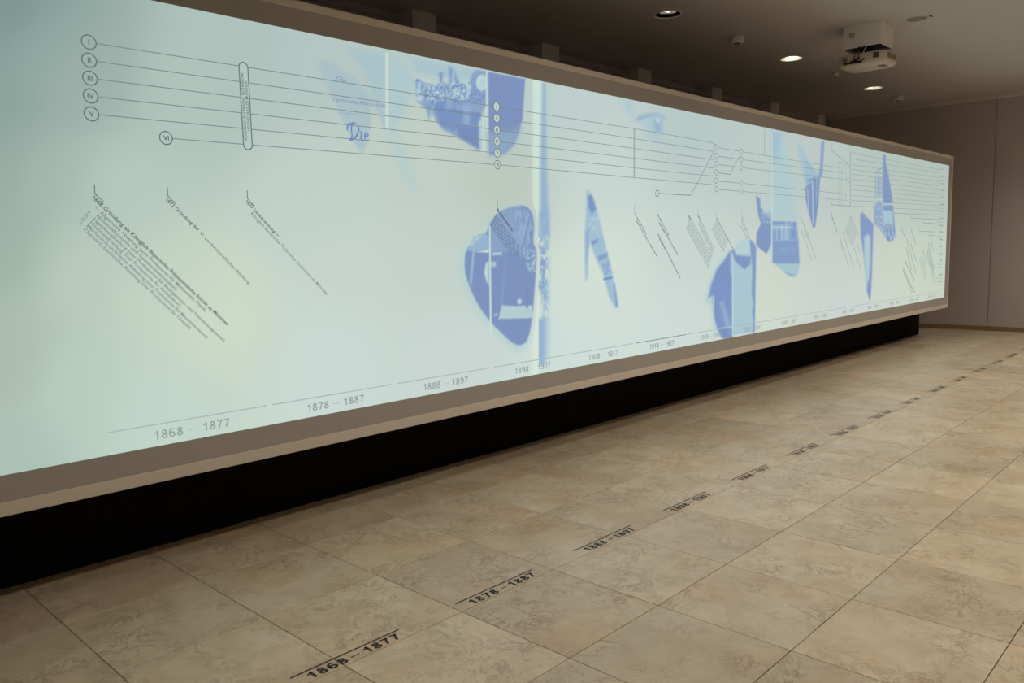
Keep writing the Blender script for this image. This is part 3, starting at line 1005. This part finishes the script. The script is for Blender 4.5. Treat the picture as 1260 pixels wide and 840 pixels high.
# vertical pill with the school's name
ps = [px2scr(300.0, 77), px2scr(302.6, 184)]
cx = (ps[0][0] + ps[1][0]) / 2 + 0.003
zt, zb = ps[0][1], ps[1][1]
rr = 0.0235
arc = [(cx + rr * math.cos(a), zt - rr + rr * math.sin(a)) for a in np.linspace(0, math.pi, 11)] + \
      [(cx + rr * math.cos(a), zb + rr + rr * math.sin(a)) for a in np.linspace(math.pi, 2 * math.pi, 11)]
flat('pill_outline', [strip(arc, 0.0058, True)], (104, 120, 118), YS - 0.0026)
flat('pill_fill', [(arc, [tuple(range(len(arc)))])], (180, 199, 192), YS - 0.0021)
zm = (zt + zb) / 2
text_at('KÖNIGLICH BAYERISCHE TECHNISCHE', cx - 0.0035, zm - 0.165, 0.0135, (110, 124, 122), 0.325, 'L', 0.022, math.pi / 2)
text_at('HOCHSCHULE ZU MÜNCHEN', cx + 0.0155, zm - 0.118, 0.0135, (110, 124, 122), 0.240, 'L', 0.022, math.pi / 2)

# slanted texts of the first entries
DK, TX, TB = (98, 110, 108), (124, 140, 134), (128, 144, 150)
line([(116.0, 226.8), (116.4, 238.0), (127.6, 248.6)], 0.005, (118, 134, 134), 'entry_tick')
line([(205.7, 230.2), (206.2, 240.8), (216, 250.6)], 0.005, (118, 134, 134), 'entry_tick')
line([(304.0, 234.2), (304.3, 244.2), (312.7, 253.4)], 0.005, (118, 134, 134), 'entry_tick')
text_px('1868 Gründung als Königlich Bayerische Polytechnische Schule zu München', (112.8, 243.8), (278.8, 400.6), 0.018, DK, 0.020)
rows = [('Allgemeine Abteilung (acht Professuren für Mathematik, Physik,', 1.0), ('Nationalökonomie und Geisteswissenschaften)', .75), ('Ingenieurabteilung (vier Professuren für Bauingenieur- und Vermessungswesen)', 1.235),
        ('Hochbauabteilung (vier Professuren für Architektur)', .85), ('Mechanisch-technische Abteilung (vier Professuren für Maschinenwesen)', 1.135), ('Chemisch-technische Abteilung (vier Professuren für Chemie)', 1.005)]
z = zp(80, 220, .2381)
for i, (s, k) in enumerate(rows):
    sx, sy = 176 - 17 * i, 176 + 17.4 * i
    p0 = z((sx, sy))[0]
    p1 = z((sx + 548 * k, sy + 512 * k))[0]
    text_px(s, p0, p1, 0.0158, TX if i < 3 else TB, 0.014)
for s, q in (('I.', (156, 152)), ('II.', (112, 176)), ('III.', (94, 190)), ('IV.', (80, 210)), ('V.', (66, 228))):
    a = px2scr(*z(q)[0])
    text_at(s, a[0], a[1], 0.0150, TX, None, 'L', 0.012, R(-41))
text_px('1872 Gründung der', (203.4, 246.3), (243.4, 284.6), 0.0165, DK, 0.020)
text_px('VI. Landwirtschaftlichen Abteilung', (244.6, 287.0), (305.4, 350.0), 0.0165, TX, 0.012)
text_px('1877 Umbenennung', (301.6, 248.6), (337.0, 287.0), 0.0165, DK, 0.020)
text_px('in', (338.6, 288.6), (341.8, 292.0), 0.0165, TX, 0.012)
text_px('Königlich Bayerische Technische Hochschule zu München', (307.8, 263.2), (401.4, 363.0), 0.0165, TX, 0.012)

# old script and blackletter words inside the first photo
text_px('Die', (412, 98.5), (425, 102.4), 0.028, (126, 148, 176), 0.006, shear=0.5)
text_px('Technische Hochschule', (409, 124.2), (474, 132.5), 0.021, (128, 150, 176), 0.006, shear=0.5)
text_px('zu München', (416, 139.6), (444, 143.0), 0.012, (146, 168, 188), 0.0, shear=0.4)


def stroke(pts, wd):
    """broad-nib stroke: thick on one diagonal, thin on the other"""
    v, f = [], []
    nib = Vector((0.75, -0.66))
    for i, p in enumerate(pts):
        p = Vector(p)
        v += [p + nib * wd / 2, p - nib * wd / 2]
    for i in range(len(pts) - 1):
        f.append((2 * i, 2 * i + 1, 2 * i + 3, 2 * i + 2))
    return v, f


def crv(ctrl, n=14):
    P = np.array(ctrl, float)
    out = []
    for t in np.linspace(0, 1, n):
        Q = P.copy()
        while len(Q) > 1:
            Q = Q[:-1] * (1 - t) + Q[1:] * t
        out.append(px2scr(*Q[0]))
    return out


z = zp(385, 55, .2143)
blk = []
for c in ([(197, 496), (188, 452), (222, 446), (238, 456)], [(226, 456), (206, 492), (240, 520), (210, 550)], [(222, 450), (282, 440), (272, 530), (214, 550)],
          [(275, 496), (276, 520), (274, 545)], [(272, 545), (280, 556), (289, 546)], [(303, 506), (292, 525), (294, 545), (304, 554)], [(302, 506), (324, 506), (318, 522), (301, 532)],
          [(304, 553), (312, 555), (319, 546)], [(273, 480), (278, 484)]):
    blk.append(stroke(crv(z(*c)), 0.0105))
flat('lettering', blk, (116, 136, 186), YS - 0.003, 'blue blackletter word Die')


# ---- decade scale along the lower edge
s0 = 0.41193 + 0.50394 / 2 - 0.78667 / 2
zline = 0.7699
for i in range(15):
    a = 1868 + 10 * i
    x0 = s0 + i * DEC
    hot = i == 5
    c = (112, 128, 132) if hot else (170, 184, 180)
    flat('decade_line', [([(x0, zline - .003), (x0 + .787, zline - .003), (x0 + .787, zline + .003), (x0, zline + .003)], [(0, 1, 2, 3)])], c, YS - 0.002)
    ct = (134, 148, 148) if hot else (150, 163, 160)
    flat('decade_lettering', number(str(a), x0 + .200, .6975, .142, .0425), ct, YS - 0.003, 'projected decade lettering %d to %d' % (a, a + 9))
    flat('decade_lettering', number(str(a + 9), x0 + .437, .6975, .142, .0425), ct, YS - 0.003)
    flat('decade_dash', [([(x0 + .368, .715), (x0 + .412, .715), (x0 + .412, .7185), (x0 + .368, .7185)], [(0, 1, 2, 3)])], c, YS - 0.002)


# ---- the many entries too small to read: rows of word-sized dashes
def dashes(lines, rgb, w, seed):
    """lines: (start px, end px); each broken into word-like dashes, one mesh for the entry"""
    rg = random.Random(seed)
    parts = []
    for p0, p1 in lines:
        a, b = Vector(px2scr(*p0)), Vector(px2scr(*p1))
        L = (b - a).length
        d = (b - a) / L
        t = 0.0
        while t < L:
            k = min(rg.uniform(.02, .07), L - t)
            parts.append(strip([a + d * t, a + d * (t + k)], w))
            t += k + .007
    return flat('entry_lettering', parts, rgb, YS - 0.0028)


def block(a, b, d, n, rgb, w, seed, ragged=.3):
    """n lines starting between a and b, all running by vector d"""
    rg = random.Random(seed)
    L = []
    for i in range(n):
        t = i / max(1, n - 1)
        s = (a[0] + (b[0] - a[0]) * t, a[1] + (b[1] - a[1]) * t)
        k = 1 - ragged * rg.random()
        L.append((s, (s[0] + d[0] * k, s[1] + d[1] * k)))
    return dashes(L, rgb, w, seed)


EN, EL = (146, 160, 162), (170, 185, 184)
for i, p in enumerate(((611.8, 246.5), (780.5, 252.4), (808.4, 253.8), (846.4, 256.4), (858.6, 256.8), (881.4, 259.6), (912.4, 260), (986.4, 264.4), (1022.8, 258), (1045.8, 262))):
    line([p, (p[0], p[1] + 9), (p[0] + 1.6, p[1] + 12)], 0.008 if i else .006, EL if i else LINE, 'entry_tick')
dashes([((611.2, 257), (631, 285))], (112, 124, 140), .016, 1)
block((609, 264), (602.8, 276.5), (32, 45), 6, (116, 134, 164), .009, 2, .25)
dashes([((781, 262), (784, 268.5)), ((783.8, 268), (795.5, 289)), ((782.4, 270.8), (808, 315.3))], EN, .013, 3)
dashes([((808.6, 263.5), (811.6, 269)), ((811.3, 268.2), (822.4, 289.8)), ((810.5, 273), (818, 287)), ((816.4, 283), (833.5, 313.4)), ((809.3, 287.8), (836.8, 342.2)), ((811, 294), (819.8, 309))], EN, .014, 4)
block((848, 266), (844.6, 281), (30, 54), 6, EL, .014, 5, .12)
dashes([((846.8, 265), (849.6, 270.5))], EN, .018, 6)
block((860.4, 268), (859, 274.6), (18.6, 40), 3, EL, .016, 7, .12)
dashes([((858.8, 265.2), (861.4, 270))], EN, .018, 8)
block((880.8, 270), (875.6, 281.5), (15, 30), 6, EL, .014, 9, .15)
dashes([((881.4, 268), (906, 314))], EN, .013, 10)
dashes([((912.8, 267), (922, 293)), ((910.5, 277.6), (919.5, 293)), ((912.2, 272), (917, 284))], EL, .018, 11)
dashes([((986.8, 270.3), (1004, 319)), ((985, 281), (998.7, 319.8)), ((988.6, 278), (994.6, 290)), ((989, 283), (995, 296))], EL, .018, 12)
dashes([((1022.8, 263.8), (1030.2, 287))], EN, .018, 13)
dashes([((1032.8, 290.6), (1044, 328)), ((1036.2, 284.6), (1050.5, 329.9)), ((1033.5, 298), (1039, 312)), ((1038, 291), (1043, 306))], EL, .02, 14)
block((1045.5, 266), (1039.4, 283), (9.5, 20), 8, (168, 184, 184), .016, 15, .05)
dashes([((1046, 264.5), (1060.3, 299)), ((1050.5, 304), (1059.5, 334)), ((1054, 296), (1059.8, 318))], EL, .02, 16)
z = zp(1100, 280, .119)
for i, (a, b) in enumerate((((75, 0), (110, 90)), ((130, 115), (225, 470)), ((120, 200), (180, 440)), ((170, 165), (230, 350)), ((110, 335), (210, 550)), ((90, 440), (210, 670)), ((95, 410), (180, 670)),
                            ((175, 20), (225, 170)), ((385, 150), (410, 260)), ((300, 235), (325, 380)), ((355, 150), (420, 590)))):
    dashes([(z(a)[0], z(b)[0])], (160, 175, 170), .024, 30 + i)
block(z((280, 270))[0], z((262, 330))[0], (7.6, 28), 3, (170, 185, 180), .022, 50, .2)
block(z((355, 210))[0], z((330, 270))[0], (8.5, 29), 5, (170, 185, 180), .022, 51, .3)
block((1092, 268), (1089, 276), (3, 12), 3, (170, 185, 178), .02, 52, .2)

# black plinth the screen stands on
plinth = tag(empty('plinth', (6.2, 0.6, 0.0)), 'long black cloth-covered plinth under the projection screen', 'plinth')
pieces = [('body', (XF0 - .19, 13.35, YPL + .012, 0.77, 0.0, 0.4995))]
brk = [XF0 - .2, 1.13, 3.17, 5.21, 7.26, 9.3, 11.34, 13.357]
for i, (a, b) in enumerate(zip(brk[:-1], brk[1:])):
    dy = (0.0, .003, -.001, .004, .001, .003, 0.0)[i]
    pieces.append(('front_panel', (a + .001, b - .001, YPL + dy, YPL + .02, (0.0, .004, 0.0, .006, .002, .005, 0.0)[i], 0.4995)))
for nm, a in pieces:
    o = box(nm, *a, M['black'])
    o.parent = plinth
    o.matrix_parent_inverse = Matrix.Translation((-6.2, -0.6, 0))

# ------------------------------------------------------------------ decade lettering stuck on the floor
ORD = ['first', 'second', 'third', 'fourth', 'fifth', 'sixth', 'seventh', 'eighth', 'ninth', 'tenth', 'eleventh', 'twelfth', 'thirteenth', 'fourteenth', 'last']
for i in range(15):
    a = 1868 + 10 * i
    x0 = 0.41193 + i * DEC
    root = tag(empty('floor_lettering', (x0 + 0.252, -1.355, 0.0)), 'black floor lettering reading %d – %d under a line, %s of its row' % (a, a + 9, ORD[i]), 'floor sign', 'decade signs on the floor')
    from_py('overline', [(-.252, .0335, .0012), (.252, .0335, .0012), (.252, .0405, .0012), (-.252, .0405, .0012)], [(0, 1, 2, 3)], M['vinyl'], root)
    for s, xa, wd in ((str(a), -0.205, 0.172), (str(a + 9), 0.046, 0.172)):
        V, Fc = [], []
        for v, f in number(s, xa, -.027, wd, .047, .185):
            Fc += [tuple(len(V) + i for i in q) for q in f]
            V += [(p[0], p[1], .0012) for p in v]
        from_py('digits', V, Fc, M['vinyl'], root)
    from_py('dash', [(-.014, -.008, .0012), (.026, -.008, .0012), (.026, -.003, .0012), (-.014, -.003, .0012)], [(0, 1, 2, 3)], M['vinyl'], root)


# ------------------------------------------------------------------ ceiling fittings
def spot(parent, watts, z=-0.02, size=140, blend=0.9, colr=WARM, rad=0.1):
    d = bpy.data.lights.new('lamp_light', 'SPOT')
    d.energy = watts
    d.color = colr
    d.spot_size = R(size)
    d.spot_blend = blend
    d.shadow_soft_size = rad
    o = bpy.data.objects.new('lamp_light', d)
    link(o, parent)
    o.location = (0, 0, z)
    return o


def downlight(x, y, label, watts, group, colr=WARM, dim=False):
    root = tag(empty('downlight', (x, y, ZC)), label, 'lamp', group)
    lathe('trim_ring', [(DL_R - .004, .002), (DL_R - .004, -.004), (DL_R + .012, -.005), (DL_R + .016, .0005)][::-1] + [(DL_R - .004, .002)], 40, M['white'], root, caps=False)
    # open reflector bowl
    n = 40
    prof = [(DL_R - .003, 0.0), (DL_R - .008, .05), (DL_R - .025, .10), (DL_R - .06, .14), (0.03, .155)]
    v, f = [], []
    for r, zz in prof:
        for k in range(n):
            a = 2 * math.pi * k / n
            v.append((r * math.cos(a), r * math.sin(a), zz))
    for i in range(len(prof) - 1):
        for k in range(n):
            k2 = (k + 1) % n
            f.append((i * n + k, (i + 1) * n + k, (i + 1) * n + k2, i * n + k2))
    f.append(tuple((len(prof) - 1) * n + k for k in range(n)))
    from_py('reflector', v, f, M['mirror'] if dim else M['metal'], root, True)
    for s in (-1, 1):
        bm = bmesh.new()
        bmesh.ops.create_cone(bm, cap_ends=True, segments=14, radius1=.016, radius2=.016, depth=.13,
                              matrix=Matrix.Translation((0, s * .034, .05)) @ Matrix.Rotation(math.pi / 2, 4, 'Y'))
        from_bm('lamp_tube', bm, M['lamp_dim'] if dim else M['lamp'], root, True)
    spot(root, watts, colr=colr)
    return root


names_b = {6.39: 'recessed round downlight with mirrored bowl, beside the round detector over the screen', 9.31: 'recessed round downlight glowing between two small ceiling detectors behind the projector',
           12.24: 'recessed round downlight nearest the end wall', 3.47: 'recessed round downlight above the screen, second from its numbered start', 0.55: 'recessed round downlight above the numbered start of the screen'}
for x, y in DL_BACK:
    downlight(x, y, names_b[x], W_BACK, 'ceiling downlights above the screen', dim=(x == 6.39))
for x, y in DL_WALK_ADDED:
    downlight(x, y, 'recessed round downlight added out of view over the walkway with the floor lettering', W_WALK_ADDED, 'added ceiling downlights over the walkway')
for x, y in DL_HALL_ADDED:
    downlight(x, y, 'recessed round downlight added out of view over the open hall floor', W_HALL_ADDED, 'added ceiling downlights over the open hall', WARMER)


def detector(x, y, r, h, label):
    root = tag(empty('smoke_detector', (x, y, ZC)), label, 'detector')
    lathe('housing', [(r * .93, 0.002), (r * .93, -.006), (r, -.012), (r, -h * .8), (r * .93, -h * .95), (r * .6, -h)], 28, M['white'], root)
    lathe('sensor_ring', [(r * .5, -h + .001), (r * .5, -h - .006), (r * .3, -h - .01)], 24, M['grille'], root)
    box('indicator', r * -.72, r * -.55, -r * .72, -r * .6, -h * .6, -h * .5, M['dark'], root)
    return root


detector(7.76, 0.835, 0.08, 0.075, 'large white drum-shaped detector on the ceiling above the screen')
detector(10.665, 0.854, 0.045, 0.05, 'small white button-shaped detector on the ceiling between two downlights')
detector(13.28, 0.85, 0.08, 0.075, 'white drum-shaped detector on the ceiling near the end wall')

# round flush loudspeaker and the little slot beside it
root = tag(empty('ceiling_speaker', (8.572, -0.858, ZC)), 'flush round grey loudspeaker grille in the ceiling beside the projector', 'speaker')
lathe('grille', [(0.1, 0.002), (0.1, -.003), (0.08, -.006)], 32, M['grey'], root)
lathe('rim', [(0.1, 0.001), (0.112, 0.001), (0.112, -.004), (0.1, -.0045)], 32, M['ceiling'], root, caps=False)
root = tag(empty('ceiling_slot', (8.569, -1.0, ZC)), 'tiny dark oblong fitting in the ceiling next to the loudspeaker', 'fitting')
box('cover', -.035, .035, -.012, .012, -.006, .002, M['dark'], root, .002, 1)
box('plate', -.045, .045, -.02, .02, -.002, .002, M['ceiling'], root)

# white housing fixed to the ceiling, open below, and the projector hanging under it
BX0, BX1, BY0, BY1, BZ = 8.325, 8.715, -0.572, -0.165, 3.70
hx, hy = (BX0 + BX1) / 2, (BY0 + BY1) / 2
root = tag(empty('ceiling_housing', (hx, hy, ZC)), 'white sheet-metal box on the ceiling above the projector', 'box')
a, b = (BX1 - BX0) / 2, (BY1 - BY0) / 2
h = ZC - BZ
box('side_panel', -a, -a + .008, -b, b, -h, .002, M['white'], root, .002, 1)
box('side_panel', a - .008, a, -b, b, -h, .002, M['white'], root, .002, 1)
box('side_panel', -a + .008, a - .008, -b, -b + .008, -h, .002, M['white'], root, .002, 1)
box('side_panel', -a + .008, a - .008, b - .008, b, -h, .002, M['white'], root, .002, 1)
box('inner_plate', -a + .008, a - .008, -b + .008, b - .008, -h + .03, -h + .04, M['dark'], root)
o = lathe('round_grille', [(.034, 0), (.034, .003), (.02, .004)], 24, M['softgrille'], root)
o.rotation_euler = (0, -math.pi / 2, 0)
o.location = (-a + .001, b * .52, -h * .42)
box('mount_pole', -.03, .03, -.03, .03, -h - .06, -h + .035, M['dark'], root)

PR = tag(empty('projector', (hx, hy, 3.50)), 'pale rounded video projector with dark sockets hanging below the white ceiling box', 'projector')
bm = bmesh.new()
pw, pd, ph = 0.215, 0.265, 0.135
ring = []
n = 40
levels = [(0.86, 0.0), (0.955, .012), (1.0, .035), (1.0, ph - .03), (0.97, ph - .008), (0.92, ph)]
vs_ = []
for s, zz in levels:
    row = []
    for k in range(n):
        t = 2 * math.pi * k / n
        c, q = math.cos(t), math.sin(t)
        e = 0.36
        row.append(bm.verts.new((pw * s * math.copysign(abs(c) ** e, c), pd * s * math.copysign(abs(q) ** e, q), zz)))
    vs_.append(row)
for i in range(len(vs_) - 1):
    for k in range(n):
        k2 = (k + 1) % n
        bm.faces.new((vs_[i][k], vs_[i][k2], vs_[i + 1][k2], vs_[i + 1][k]))
bm.faces.new(vs_[0][::-1])
bm.faces.new(vs_[-1])
from_bm('casing', bm, M['projgrey'], PR, True)
# socket side faces the camera end of the hall
sx = -pw - .002
box('socket_panel', sx, sx + .02, -.02, .19, .028, .05, M['dark'], PR)
box('vent_grille', sx, sx + .02, .145, .195, .062, .105, M['grille'], PR)
box('vent_grille', sx, sx + .02, -.195, -.135, .055, .112, M['grille'], PR)
for k in range(5):
    box('vent_slat', sx - .002, sx + .01, -.19 + k * .011, -.186 + k * .011, .055, .112, M['dark'], PR)
for k in range(6):
    box('side_vent', -.13 + k * .045, -.105 + k * .045, -pd - .002, -pd + .02, .055, .112, M['grille'], PR)
for i, (yy, zz) in enumerate(((.06, .06), (.02, .075), (-.03, .06), (.03, .045), (.09, .05))):
    box('plug', sx - .022, sx + .01, yy - .014, yy + .014, zz - .009, zz + .009, M['dark'], PR, .003, 1)
box('lens_hood', -.06, .06, pd - .03, pd + .02, .035, .115, M['dark'], PR, .01, 2)
box('bottom_hatch', -.06, .08, -.2, -.12, -.002, .004, M['grille'], PR)
box('mounting_bracket', -.05, .05, -.05, .05, ph - .004, .205, M['dark'], PR)
for k, (y0, y1) in enumerate(((.06, .02), (.02, -.03), (-.03, -.07))):
    cu = bpy.data.curves.new('cable', 'CURVE')
    cu.dimensions = '3D'
    cu.bevel_depth = .005
    cu.bevel_resolution = 2
    sp = cu.splines.new('BEZIER')
    sp.bezier_points.add(2)
    for bp, co in zip(sp.bezier_points, ((sx - .02, y0, .062), (sx - .05, (y0 + y1) / 2, .12), (sx + .06, y1, .235))):
        bp.co = co
        bp.handle_left_type = bp.handle_right_type = 'AUTO'
    cu.materials.append(M['projgrey'] if k == 2 else M['dark'])
    ob = bpy.data.objects.new('cable', cu)
    COL.objects.link(ob)
    dg = bpy.context.evaluated_depsgraph_get()
    me = bpy.data.meshes.new_from_object(ob.evaluated_get(dg))
    bpy.data.objects.remove(ob)
    link(bpy.data.objects.new('cable', me), PR)
